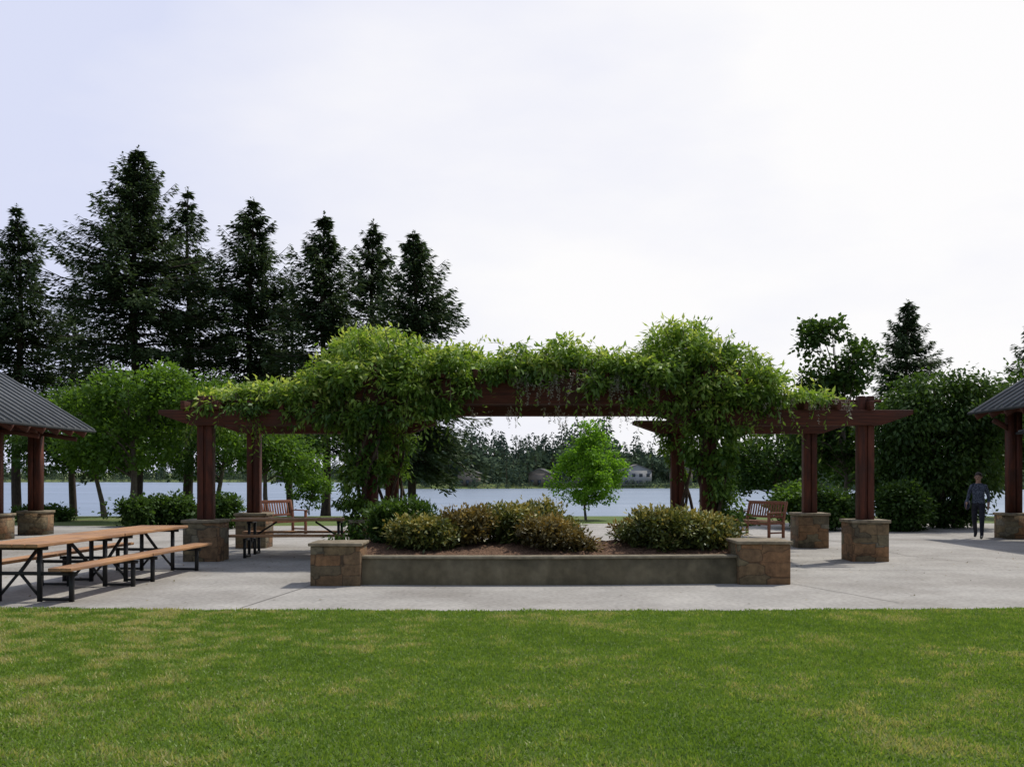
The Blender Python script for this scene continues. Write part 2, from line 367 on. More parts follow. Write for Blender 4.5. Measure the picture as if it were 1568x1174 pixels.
def broadleaf(name, x, y, blobs, tr, nclump, per, cr, L0, W0, mat, bark=M_barkl, th=-.25, limbs=22, droop=.25, inner=.35, z0=None, topb=.12):
    z = float(gz(np.array([x*1.]), np.array([y*1.]))[0]) if z0 is None else z0
    G = group(name, (x, y, z))
    bl = [(b[0], b[1], b[2]-z, b[3], b[4], b[5]) for b in blobs]
    C, d = clumps(bl, nclump, inner)
    k = keepnoise(C, .9, th, x); C = C[k]; d = d[k]
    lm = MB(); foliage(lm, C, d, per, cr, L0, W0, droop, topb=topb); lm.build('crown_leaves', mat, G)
    if tr > 0:
        tm = MB()
        zl = min(b[2]-b[5] for b in bl); zt = max(b[2]+b[5]*.5 for b in bl)
        cx = np.mean([b[0] for b in bl]); cy = np.mean([b[1] for b in bl])
        tp = [np.array([cx*s_**1.5 + .06*math.sin(s_*7+x), cy*s_**1.5, s_*zt]) for s_ in np.linspace(0, 1, 9)]
        tm.tube(tp, [tr*(1.25 if i == 0 else 1-.85*i/8) for i in range(9)], 9)
        for i in R.choice(len(C), min(limbs, len(C)), replace=False):
            q = C[i]; h = max(zl*.85, min(q[2]*.65, zt*.9)); s_ = h/zt
            a = np.array([cx*s_**1.5, cy*s_**1.5, h]); mid = a*.5+q*.5 + np.array([0, 0, .12*np.linalg.norm(q-a)]) + R.normal(0, .06, 3)
            r0 = tr*.42*(1-.5*s_)
            tm.tube([a, a*.6+mid*.4+R.normal(0, .02, 3), mid, q], [r0, r0*.75, r0*.5, r0*.18], 5)
        tm.build('trunk_and_limbs', bark, G, smooth=True)
    return G

def conifer(name, x, y, ztop, zcb, rad, nbr=150, dens=1.0, tr=None, L0=.36, asym=(0, 0), kn=.45):
    z0 = float(gz(np.array([x*1.]), np.array([y*1.]))[0]) - .1
    G = group(name, (x, y, z0)); H = ztop-z0; cb = zcb-z0
    tr = tr or H*.015
    tm = MB(); ph = R.random()*6
    def ax(h): return np.array([.12*math.sin(h*.35+ph), .12*math.cos(h*.3+ph), h])
    hs = np.linspace(0, H*.995, 18)
    tm.tube([ax(h) for h in hs], [tr*(1-h/H)**.8 + .015 + (tr*.3 if h == 0 else 0) for h in hs], 9)
    lm = MB()
    u = np.sort(R.random(nbr)**.9)
    for i, tt in enumerate(u):
        h = cb + (H-cb)*tt*.99
        nzv = noise.noise(Vector((h*.6, ph, x*.3)))
        az = i*2.399 + R.normal(0, .6)
        prof = min(1, ((1-tt)/kn)**.98)*(.72+.28*min(1, tt/.2)) + .015
        Lb = rad*prof*R.uniform(.45, 1.12)*(1+.34*nzv*(prof > .2))*(1+asym[0]*math.cos(az))
        if R.random() < .13: Lb *= 1.22
        Lb = min(Lb, rad*1.25)
        a = ax(h); dh = np.array([math.cos(az), math.sin(az), 0]); up = .10 + .6*tt**1.5 + R.normal(0, .10); dr = .66*(1-tt) + .12
        ss = np.linspace(0, 1, 5)
        bp = np.array([a + dh*s_*Lb + np.array([0, 0, (up*s_ - dr*s_*s_ + .30*s_**4)*Lb]) for s_ in ss])
        tm.tube(bp, [.012+.016*Lb*(1-s_)*.8 for s_ in ss], 4)
        n = int(dens*(14 + 50*Lb))
        s_ = .06 + .97*R.random(n)**.9
        base = a + dh*s_[:, None]*Lb; base[:, 2] += (up*s_ - dr*s_*s_ + .30*s_**4)*Lb
        lat = np.array([-dh[1], dh[0], 0]); sg = np.sign(R.random(n)-.5)*R.random(n)**.9
        tw = (.04+.29*Lb*(1.05-s_))*(.6+.6*R.random(n))
        P = base + lat*(sg*tw)[:, None] + dh*(np.abs(sg)*tw*.45)[:, None]
        P[:, 2] -= np.abs(sg)*tw*.3 + (R.random(n)**1.8*.5 - .08)*min(1, Lb/1.5)
        D = lat*(sg*1.0)[:, None] + dh*1.0 + np.array([0, 0, -.35]) + rv(n)*.5
        L_ = L0*(.5+.8*R.random(n))
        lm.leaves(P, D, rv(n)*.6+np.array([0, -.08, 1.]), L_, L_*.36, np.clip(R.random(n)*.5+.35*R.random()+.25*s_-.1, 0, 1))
    n = 46; zz = R.random(n)*1.3; P = np.array([ax(H-1.2)]) + np.stack([R.normal(0, .05, n), R.normal(0, .05, n), zz], 1)
    lm.leaves(P, rv(n)*.8+np.array([0, 0, .7]), rv(n), (.34-.14*zz), np.full(n, .07), R.random(n))
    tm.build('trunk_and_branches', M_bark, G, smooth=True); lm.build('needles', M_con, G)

def px(x, D): return (x-784)/1524*D
def pz_(y, D): return 1.6-(y-730)/1524*D
for (x, yt, ycb, hw, D, nb_, asym, kn, dn) in [
    (28, 316, 680, 84, 62, 240, (0, 0), .5, 1.0),
    (208, 226, 690, 124, 60, 390, (0, 0), .48, 1.0),
    (290, 290, 680, 64, 64, 210, (0, 0), .44, 1.0),
    (385, 304, 690, 88, 61, 290, (0, 0), .5, 1.0),
    (497, 328, 690, 72, 58, 260, (0, 0), .48, 1.0),
    (572, 338, 680, 66, 63, 230, (0, 0), .44, 1.0),
    (634, 356, 730, 90, 57, 280, (.15, 0), .44, 1.0),
    (112, 430, 690, 66, 70, 130, (0, 0), .5, .9),
    (445, 440, 690, 62, 72, 130, (0, 0), .5, .9),
    (-70, 330, 640, 90, 64, 80, (0, 0), .5, .8),
    (1389, 460, 690, 66, 78, 210, (0, 0), .64, 1.2),
    (1590, 450, 690, 60, 72, 160, (0, 0), .6, 1.1),
    (1700, 420, 690, 80, 70, 70, (0, 0), .5, .8)]:
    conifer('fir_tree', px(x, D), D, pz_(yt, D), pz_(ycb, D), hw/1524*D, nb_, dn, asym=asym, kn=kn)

def B(x, y, D, rx, ry, rd, base=None):
    X = px(x, D); return [X-(base[0] if base else 0), (D-base[1]) if base else D, pz_(y, D), rx/1524*D, rd, ry/1524*D]
def tree(name, bx, D, lobes, *a, **kw):
    X = px(bx, D); bl = [B(x, y, D+dd, rx, ry, rd, (X, D)) for (x, y, dd, rx, ry, rd) in lobes]
    return broadleaf(name, X, D, bl, *a, **kw)

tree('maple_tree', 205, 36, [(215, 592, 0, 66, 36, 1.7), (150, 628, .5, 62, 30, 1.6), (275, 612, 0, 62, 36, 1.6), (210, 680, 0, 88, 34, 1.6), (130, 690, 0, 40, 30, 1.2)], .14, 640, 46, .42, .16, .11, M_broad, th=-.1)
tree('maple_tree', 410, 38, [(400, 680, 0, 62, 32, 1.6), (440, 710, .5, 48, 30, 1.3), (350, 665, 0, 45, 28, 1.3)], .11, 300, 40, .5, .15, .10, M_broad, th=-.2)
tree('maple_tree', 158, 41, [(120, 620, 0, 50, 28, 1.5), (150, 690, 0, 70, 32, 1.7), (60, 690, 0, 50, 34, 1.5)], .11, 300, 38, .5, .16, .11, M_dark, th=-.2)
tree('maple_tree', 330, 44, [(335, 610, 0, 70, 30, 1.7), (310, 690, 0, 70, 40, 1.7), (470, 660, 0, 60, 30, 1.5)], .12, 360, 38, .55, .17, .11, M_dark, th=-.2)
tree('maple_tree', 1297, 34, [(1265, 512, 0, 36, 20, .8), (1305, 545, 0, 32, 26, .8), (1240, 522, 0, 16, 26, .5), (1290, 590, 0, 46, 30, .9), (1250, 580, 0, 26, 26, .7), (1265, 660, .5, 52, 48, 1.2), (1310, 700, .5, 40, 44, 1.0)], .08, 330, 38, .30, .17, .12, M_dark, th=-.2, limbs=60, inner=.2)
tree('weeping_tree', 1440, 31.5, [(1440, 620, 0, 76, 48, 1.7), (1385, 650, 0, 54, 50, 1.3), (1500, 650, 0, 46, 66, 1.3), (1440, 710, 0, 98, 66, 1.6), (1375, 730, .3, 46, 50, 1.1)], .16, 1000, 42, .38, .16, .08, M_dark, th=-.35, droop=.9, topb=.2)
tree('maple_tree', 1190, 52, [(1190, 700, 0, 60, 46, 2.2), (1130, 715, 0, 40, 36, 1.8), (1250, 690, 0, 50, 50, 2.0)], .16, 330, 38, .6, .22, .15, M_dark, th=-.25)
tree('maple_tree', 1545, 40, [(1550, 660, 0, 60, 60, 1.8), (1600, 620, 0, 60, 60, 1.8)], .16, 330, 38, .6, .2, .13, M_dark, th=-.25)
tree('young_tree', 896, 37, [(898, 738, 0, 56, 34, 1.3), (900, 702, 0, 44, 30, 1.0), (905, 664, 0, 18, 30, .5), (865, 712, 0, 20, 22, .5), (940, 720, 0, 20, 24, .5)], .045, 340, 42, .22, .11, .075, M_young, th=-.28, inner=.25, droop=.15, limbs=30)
def shrub(name, x, y, D, rx, ry, rd, n, per, mat, L0=.12, W0=.08, z0=0):
    X = px(x, D); z = pz_(y, D); r = rx/1524*D; h = ry/1524*D
    bl = [(0, 0, z, r, rd, h)] + [(R.uniform(-.6, .6)*r, R.uniform(-.4, .4)*rd, z+R.uniform(-.1, .45)*h, r*.45, rd*.5, h*.6) for _ in range(4)]
    return broadleaf(name, X, D, bl, .03, n, per, .22, L0, W0, mat, th=-.4, limbs=14, inner=.45, z0=z0)
for a in [(200, 785, 32, 34, 22, .8, 150), (262, 785, 33, 44, 26, .9, 180), (338, 785, 31, 30, 26, .8, 130), (70, 790, 36, 40, 12, .7, 120),
          (1215, 770, 31, 34, 26, .9, 140), (1262, 778, 30, 34, 34, .9, 160), (1300, 785, 32, 26, 26, .8, 110), (1382, 780, 29.5, 34, 40, .9, 190), (1120, 800, 33, 30, 12, .7, 90),
          (475, 748, 42, 30, 26, .9, 80), (1460, 785, 31, 40, 20, .8, 120)]:
    shrub('hedge_shrub', *a, 42, M_dark if a[0] % 2 == 0 else M_broad)
for (x, y, D, rx, ry, rd, n, mt) in [(622, 800, 16.6, 46, 34, .48, 210, M_dark), (648, 822, 15.9, 42, 26, .4, 150, M_rho), (708, 814, 16.3, 42, 32, .42, 160, M_rhor), (765, 810, 16.6, 60, 33, .5, 240, M_rho), (838, 802, 16.8, 50, 30, .5, 190, M_rho),
                                    (872, 822, 15.9, 62, 28, .5, 230, M_rhor), (1040, 814, 16.0, 70, 33, .55, 290, M_rho), (978, 818, 16.6, 32, 18, .35, 80, M_rhor), (1090, 816, 16.7, 30, 22, .35, 80, M_rhor)]:
    X = px(x, D); z = pz_(y, D); r = rx/1524*D; h = ry/1524*D
    bl = [(0, 0, z, r, rd, h)] + [(R.uniform(-1.05, 1.05)*r, R.uniform(-.6, .3)*rd, z+R.uniform(-.5, .75)*h, r*.3, rd*.4, h*.45) for _ in range(7)]
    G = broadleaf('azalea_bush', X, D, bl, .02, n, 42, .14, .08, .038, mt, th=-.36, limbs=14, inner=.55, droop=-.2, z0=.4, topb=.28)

# vine
V = group('wisteria_vine')
VB = [(-2.65, 20.4, 3.70, 1.05, 1.9, .85), (-1.95, 20.2, 3.6, .8, 1.7, .62), (-3.5, 20.3, 3.35, .8, 1.7, .62), (-2.6, 18.9, 3.25, 1.05, .6, .66), (-1.75, 18.9, 3.25, .65, .5, .55), (-3.5, 18.95, 3.0, .7, .5, .45), (-3.1, 18.9, 2.8, .6, .42, .28), (-1.35, 18.8, 3.15, .35, .3, .45), (-2.0, 18.85, 2.85, .4, .38, .22),
      (-4.5, 20.3, 3.15, .9, 1.8, .33), (-5.4, 20.4, 3.1, .7, 1.8, .24), (-4.2, 19.0, 3.05, .8, .45, .3), (-5.2, 18.95, 3.0, .9, .4, .2), (-6.0, 19.4, 3.0, .4, .8, .12),
      (-.9, 20.2, 3.82, .7, 1.8, .3), (.1, 20.3, 3.76, .8, 1.8, .26), (1.1, 20.3, 3.80, .8, 1.8, .26), (2.0, 20.2, 3.76, .7, 1.8, .3), (-.7, 18.72, 3.62, .8, .26, .2), (.3, 18.72, 3.62, .8, .26, .17), (1.2, 18.72, 3.6, .8, .26, .18), (2.1, 18.72, 3.6, .7, .28, .22), (.1, 19.3, 3.98, .28, .5, .28), (.95, 19.2, 3.95, .36, .5, .3),
      (-.75, 18.7, 3.38, .16, .14, .22), (1.55, 18.7, 3.36, .16, .14, .2), (2.25, 18.7, 3.3, .2, .16, .3),
      (3.5, 20.1, 3.85, .8, 1.8, .75), (3.1, 19.5, 3.95, .5, 1.0, .62), (4.2, 20.1, 3.65, .8, 1.8, .52), (2.75, 19.3, 3.55, .6, 1.1, .4), (3.7, 18.9, 3.25, .85, .55, .7), (4.7, 19.9, 3.35, .7, 1.6, .38), (4.55, 18.9, 3.2, .5, .42, .35), (2.95, 18.85, 3.2, .45, .4, .38),
      (5.4, 20.0, 3.12, .7, 1.6, .16), (6.1, 20.3, 3.08, .5, 1.4, .10), (3.95, 18.9, 2.7, .6, .42, .4)]
C, d = clumps(VB, 4500, .6)
k = keepnoise(C, 2.1, -.08); C = C[k]; d = d[k]
lm = MB(); foliage(lm, C, d, 28, .15, .135, .052, .6, bias=-.08, topb=.34)  # yellower tops, darker undersides: sunlit look painted into leaf colour, plus new growth
VP = [(-2.8, 18.95, 2.45, .5, .36, .3), (-2.9, 18.95, 2.05, .28, .32, .35), (-3.0, 18.95, 1.5, .22, .28, .5), (-3.0, 18.95, 1.0, .26, .3, .4), (-3.05, 18.9, .5, .38, .36, .35), (-2.5, 18.9, 1.5, .12, .2, .6), (-2.6, 22.6, 2.4, .4, .4, .6), (-2.65, 22.6, 1.6, .22, .25, .6),
      (3.8, 19.0, 2.15, .48, .42, .45), (3.88, 18.95, 1.5, .36, .34, .5), (3.95, 18.95, .9, .34, .34, .5), (3.95, 18.95, .5, .38, .36, .3), (3.75, 22.6, 2.3, .35, .35, .7)]
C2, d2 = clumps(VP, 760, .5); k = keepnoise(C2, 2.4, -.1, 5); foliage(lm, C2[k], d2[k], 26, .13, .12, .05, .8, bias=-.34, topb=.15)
sm = MB()
for i in range(520):
    j = R.integers(len(C)); a = C[j].copy()
    if i < 210: a[2] += .05; dr = np.array([R.normal(0, .5), R.normal(0, .4), 1.0]); Ln = R.uniform(.2, .6)
    else:
        dr = np.array([R.normal(0, .22), R.normal(-.15, .2), -1.0]); Ln = R.uniform(.3, .85); a[1] = min(a[1], R.uniform(18.55, 19.0)) if R.random() < .75 else a[1]
    dr /= np.linalg.norm(dr); bend = np.array([R.normal(0, .3), R.normal(0, .3), -.35])
    pts = [a + dr*Ln*s_ + bend*Ln*s_*s_ for s_ in (0, .33, .66, 1)]
    sm.tube(pts, [.006, .005, .004, .003], 3)
    q = np.array([a + dr*Ln*s_ + bend*Ln*s_*s_ for s_ in np.linspace(.15, 1, 12)])
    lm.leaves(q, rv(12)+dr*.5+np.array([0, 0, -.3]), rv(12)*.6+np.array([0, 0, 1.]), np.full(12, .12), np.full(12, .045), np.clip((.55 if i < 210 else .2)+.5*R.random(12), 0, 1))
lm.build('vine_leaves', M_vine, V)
for (X, Yp) in ((CL, YF), (CR, YF), (CR, YB), (CL, YB)):
    for q in range(3):
        ph = R.random()*6; pts = []
        for s_ in np.linspace(0, 1, 22):
            a = ph + s_*5; rr = .23 - .03*math.sin(s_*9)
            pts.append([X + rr*math.cos(a) + (.2*(1-s_)**2 if q < 2 else 0), Yp + rr*math.sin(a) - .03, .35 + 3.0*s_])
        sm.tube(pts, [.04-.018*s_ for s_ in np.linspace(0, 1, 22)], 6)
sm.build('vine_stems', M_vwood, V, smooth=True)
rm = MB()
for i in range(130):
    u = R.random()
    if u < .55: X = R.uniform(0.0, 2.9); Z = R.uniform(3.3, 3.58); Yv = 18.58+R.normal(0, .05)
    elif u < .8: X = R.uniform(4.7, 6.6); Z = R.uniform(2.98, 3.1); Yv = 18.5+R.random()*1.5
    else: X = R.uniform(-1.2, 2.8); Z = 3.0; Yv = R.uniform(19.5, 22.5)
    Ln = R.uniform(.12, .45); n = 28; s_ = R.random(n)
    P = np.stack([X + R.normal(0, .025, n)*(1.1-s_), Yv + R.normal(0, .025, n)*(1.1-s_), Z - s_*Ln], 1)
    rm.leaves(P, rv(n)+np.array([0, 0, -.6]), rv(n), np.full(n, .04), np.full(n, .018), R.random(n))
rm.build('hanging_flowers', M_race, V)

# ------------------------------------------------------------------ far shore
fm = MB(); ft = MB()
def fartree(X, Y, H, con, n=100):
    z = float(gz(np.array([X]), np.array([Y]))[0])
    if con:
        t_ = R.random(n)**1.15; r = H*.17*(1-t_)**.75*(.35+.65*R.random(n)); az = R.random(n)*6.283
        P = np.stack([X + r*np.cos(az), Y + r*np.sin(az), z + H*(.02+.95*t_)], 1); D = np.stack([np.cos(az), np.sin(az), -.6+0*az], 1)+rv(n)*.4
        r0 = R.random()*.35; sz = H*.12*(1.15-.75*t_)
    else:
        d_ = rv(n)*(.4+.6*R.random((n, 1))**.5); P = np.array([X, Y, z+H*.48]) + d_*np.array([H*.42, H*.42, H*.5]); D = rv(n); r0 = .3+R.random()*.7; sz = H*.17
    fm.leaves(P, D, rv(n)*1.0+np.array([0, -.6, .5]), sz*(.6+.8*R.random(n)), sz*.6, np.clip(r0+.25*R.random(n), 0, 1))
    ft.tube([[X, Y, z-.5], [X, Y, z+H*.8]], [H*.012, H*.004], 4)
for i in range(1300):
    X = R.uniform(-620, 330) if i < 650 else R.uniform(-60, 150); sh = float(shore(np.array([X]))[0]); row = R.random()
    Yt = sh + 12 + row*120
    nz_ = noise.noise(Vector((X*.03, 2.2, 0)))
    base = (23+13*nz_) if X < 45 else (18+8*nz_)
    if X < -120: base = 21 + 8*nz_
    con = R.random() < (.65 if X < 40 else .4)
    H = base*R.uniform(.6, 1.15)*(1 if con else .65)*(1 if row > .12 else .6)
    if Yt < sh+28 and any(abs(X-h) < 8 for h in (51, 70, 12, -17, 30)): continue
    fartree(X, Yt, H, con)
for i in range(700):
    X = R.uniform(-520, 260); sh = float(shore(np.array([X]))[0]); fartree(X, sh+R.uniform(2, 12), R.uniform(2.0, 4.6), False, 40)
for i in range(60):
    X = R.uniform(78, 190); Yt = R.uniform(330, 372)
    fartree(X, Yt, R.uniform(8, 15), R.random() < .3)
DT = group('distant_treeline'); fm.build('foliage', M_far, DT); ft.build('trunks', M_bark, DT)

M_hw = surf('house_siding', (.32, .32, .31), (.40, .39, .38), .5); M_hg = surf('house_siding_tan', (.20, .17, .14), (.27, .22, .18), .5)
M_hr = surf('shingle', (.08, .08, .08), (.13, .125, .12), 1); M_gl = surf('window_glass', (.03, .04, .05), (.06, .07, .08), 1, .15, spec=.6)
def house(X, off, w_, d_, h_, mt):
    sh = float(shore(np.array([X]))[0]); Yh = sh+off; z = float(gz(np.array([X]), np.array([Yh]))[0])-.3
    G = group('lake_house', (X, Yh, z), R.uniform(-.3, .3))
    a = MB(); a.box(-w_/2, w_/2, -d_/2, d_/2, 0, h_)
    a.add([[-w_/2, -d_/2, h_], [w_/2, -d_/2, h_], [0, -d_/2, h_+w_*.2], [0, -d_/2, h_+w_*.2]], [[0, 1, 2, 3]]); a.build('walls', mt, G)
    r = MB()
    for sg in (-1, 1): r.beam((0, 0, h_+w_*.2+.15), (sg*(w_/2+.6), 0, h_-.15), d_+1.2, .25)
    r.build('roof', M_hr, G)
    q = MB()
    for fl in range(max(1, int(h_/2.8))):
        for xx in np.linspace(-w_/2+1.5, w_/2-1.5, int(w_/2.6)): q.box(xx-.7, xx+.7, -d_/2-.05, -d_/2+.02, fl*2.8+.9, fl*2.8+2.2)
    q.box(-.5, .5, -d_/2-.06, -d_/2+.02, 0, 2.1)
    q.build('windows_and_door', M_gl, G)
for a in [(51, 15, 12, 8, 6.2, M_hw), (70, 17, 9, 7, 6, M_hg), (12, 17, 9, 7, 4.8, M_hg), (-17, 17, 8, 7, 4.8, M_hg), (30, 17, 8, 7, 5.4, M_hg), (-200, 12, 12, 9, 6, M_hg)]: house(*a)

# ------------------------------------------------------------------ picnic tables
def picnic(x, y, rz, Lt=2.42):
    G = group('picnic_table', (x, y, .006), rz)
    s = MB(); wb = .16
    for i in range(5):
        c = (i-2)*(wb+.008); s.box(c-wb/2, c+wb/2, -Lt/2, Lt/2, .71, .755)
    for sg in (-1, 1):
        for i in (0, 1):
            c = sg*(.62+i*(.145+.008)); s.box(c-.0725, c+.0725, -Lt/2, Lt/2, .415, .458)
    s.build('boards', M_table, G, bevel=.006)
    s = MB()
    for yy in (-Lt/2+.32, Lt/2-.32):
        for sg in (-1, 1):
            s.beam((sg*.27, yy, 0), (sg*.27, yy, .68), .05, .05)
            s.beam((sg*.69, yy, 0), (sg*.69, yy, .385), .05, .05)
            s.beam((sg*.24, yy, .36), (sg*.76, yy, .36), .04, .045)
            s.beam((sg*.27, yy, .03), (sg*.69, yy, .03), .04, .035)
            s.beam((sg*.27, yy, .06), (sg*.02, yy, .35), .03, .03)
        s.beam((-.37, yy, .685), (.37, yy, .685), .05, .05)
        s.beam((-.27, yy, .36), (.27, yy, .36), .045, .045)
        dy = .5 if yy < 0 else -.5
        s.beam((0, yy, .36), (0, yy+dy, .68), .035, .035)
    s.build('steel_frame', M_steel, G)
rzt = math.atan2(-.30, 4.9)
picnic(-6.26, 13.65, rzt); picnic(-6.11, 16.1, rzt)
picnic(-4.4, 20.3, math.pi/2+.05)

def bench(x, y, rz, Lb=1.35):
    G = group('garden_bench', (x, y, .006), rz); s = MB()
    for i in range(5): s.box(-Lb/2+.06, Lb/2-.06, -.24+i*.095, -.165+i*.095, .42, .445)
    for sg in (-1, 1):
        X = sg*(Lb/2-.03)
        s.box(X-.03, X+.03, -.27, -.21, 0, .64); s.box(X-.03, X+.03, .22, .28, 0, .46)
        s.beam((X, .25, .46), (X, .36, .93), .06, .06); s.beam((X, -.30, .655), (X, .31, .665), .075, .03)
        s.box(X-.02, X+.02, -.21, .22, .36, .418); s.box(X-.018, X+.018, -.21, .22, .12, .16)
    s.box(-Lb/2+.06, Lb/2-.06, -.26, -.235, .34, .415)
    s.beam((-Lb/2, .35, .91), (Lb/2, .35, .91), .035, .085); s.beam((-Lb/2+.03, .27, .54), (Lb/2-.03, .27, .54), .03, .06)
    for xx in np.arange(-Lb/2+.13, Lb/2-.1, .095): s.beam((xx, .275, .55), (xx, .345, .88), .05, .016)
    s.build('slats_and_frame', M_teak, G, bevel=.004)
bench(px(433, 27.5), 27.5, math.radians(58)); bench(px(1160, 26.5), 26.5, math.radians(-62), 1.45)

# ------------------------------------------------------------------ shelters
def shelter(sg, xe, xr, y0, y1, ze, slope, posts):
    G = group('picnic_shelter')
    wr = abs(xr-xe); zr = ze + wr*slope
    xo = xr + (xr-xe)
    r = MB(); rb = MB(); sf = MB(); n3 = MB()
    yc = (y0+y1)/2
    for xa in (xe, xo):
        r.beam((xr, yc, zr), (xa, yc, ze), y1-y0, .06)
        sf.beam((xr, yc, zr-.075), (xa+(xr-xa)*.04, yc, ze+wr*slope*.04-.075), y1-y0-.12, .06)
        for yy in np.arange(y0+.02, y1, .41): rb.beam((xr, yy, zr+.055), (xa, yy, ze+.055), .035, .05)
        for yy in np.arange(y0+.3, y1-.1, .8): n3.beam((xr, yy, zr-.2), (xa+(xr-xa)*.01, yy, ze-.14+wr*slope*.01), .07, .16)
    r.build('roof_panels', M_roof, G); rb.build('standing_seams', M_rib, G); sf.build('roof_deck', M_soffit, G); n3.build('rafters', M_cedarH, G)
    rd = MB(); rd.box(xr-.15, xr+.15, y0, y1, zr+.03, zr+.1); rd.build('ridge_cap', M_roof, G)
    p = MB(); sb = MB(); c = MB(); bmn = MB()
    for (X, Yp) in posts:
        sb.box(X-.34, X+.34, Yp-.34, Yp+.34, 0, .6); c.box(X-.37, X+.37, Yp-.37, Yp+.37, .602, .67)
        zt = ze + min(abs(X-xe), abs(X-xo))*slope - .45
        p.box(X-.16, X-.02, Yp-.14, Yp+.14, .67, zt); p.box(X+.02, X+.16, Yp-.14, Yp+.14, .67, zt)
        xt = xe if abs(X-xe) < abs(X-xo) else xo
        bmn.beam((X, Yp, zt-.5), (X+(xt-X)*.75, Yp, ze-.22), .09, .12)
    for X in sorted(set(q[0] for q in posts)):
        zt = ze + min(abs(X-xe), abs(X-xo))*slope - .45
        bmn.box(X-.1, X+.1, y0+.5, y1-.5, zt, zt+.26)
    for Yp in (y0+1.2, y1-1.0): bmn.box(min(xe, xo)+1.2, max(xe, xo)-1.2, Yp-.08, Yp+.08, ze-.1, ze+.18)
    sb.build('column_bases', M_stone, G); c.build('base_caps', M_cap, G); p.build('posts', M_cedar, G); bmn.build('beams', M_cedarH, G)
    return G
shelter(-1, -11.7, -16.9, 13.5, 28.0, 2.86, .61, [(-13.2, 27.6), (-13.2, 25.4), (-13.2, 19.5), (-13.2, 15), (-20.3, 27.2), (-20.3, 21), (-20.3, 15)])
shelter(1, 12.35, 17.6, 13.5, 27.0, 3.3, .62, [(13.05, 25.9), (13.6, 20.5), (13.6, 15), (21.2, 25.9), (21.2, 20.5), (21.2, 15)])
G = group('canopy'); s = MB(); s.beam((13.0, 22.5, 2.72), (14.6, 22.5, 3.1), 6.4, .06); s.build('roof_panel', M_roof, G)
s = MB()
for yy in np.arange(19.4, 25.6, .41): s.beam((13.0, yy, 2.77), (14.6, yy, 3.15), .035, .04)
s.build('standing_seams', M_rib, G)
s = MB(); s.box(14.5, 14.62, 19.2, 25.7, 2.9, 3.05)
for yy in (19.6, 25.3): s.box(14.48, 14.62, yy-.07, yy+.07, 0, 2.9)
s.build('frame', M_cedarH, G)

# ------------------------------------------------------------------ person
def skinned(pts, edges, rad, lvl=2, name='p'):
    me = bpy.data.meshes.new(name); me.from_pydata(pts, edges, [])
    ob = bpy.data.objects.new(name, me); S.collection.objects.link(ob)
    md = ob.modifiers.new('s', 'SKIN'); md.use_smooth_shade = True
    if not me.skin_vertices: 
        bpy.context.view_layer.objects.active = ob
        bpy.ops.mesh.customdata_skin_add()
    for i, r in enumerate(rad):
        sv = me.skin_vertices[0].data[i]; sv.radius = r if isinstance(r, tuple) else (r, r); sv.use_root = (i == 0)
    sb = ob.modifiers.new('u', 'SUBSURF'); sb.levels = lvl; sb.render_levels = lvl
    bpy.context.view_layer.update()
    dg = bpy.context.evaluated_depsgraph_get()
    m2 = bpy.data.meshes.new_from_object(ob.evaluated_get(dg)); bpy.data.objects.remove(ob)
    return m2
M_skin = surf('skin', (.30, .17, .12), (.35, .21, .15), 8, .6); M_jeans = surf('dark_trousers', (.012, .013, .02), (.03, .03, .04), 20, .9)
M_shirt = surf('dark_print_shirt', (.012, .015, .03), (.12, .14, .18), 30, .9); M_hair = surf('hair', (.015, .01, .008), (.04, .025, .02), 30, .6)
M_shoe = surf('shoes', (.02, .02, .02), (.04, .04, .04), 9, .5); M_bag = surf('bag_cloth', (.02, .025, .045), (.04, .05, .08), 9, .8)
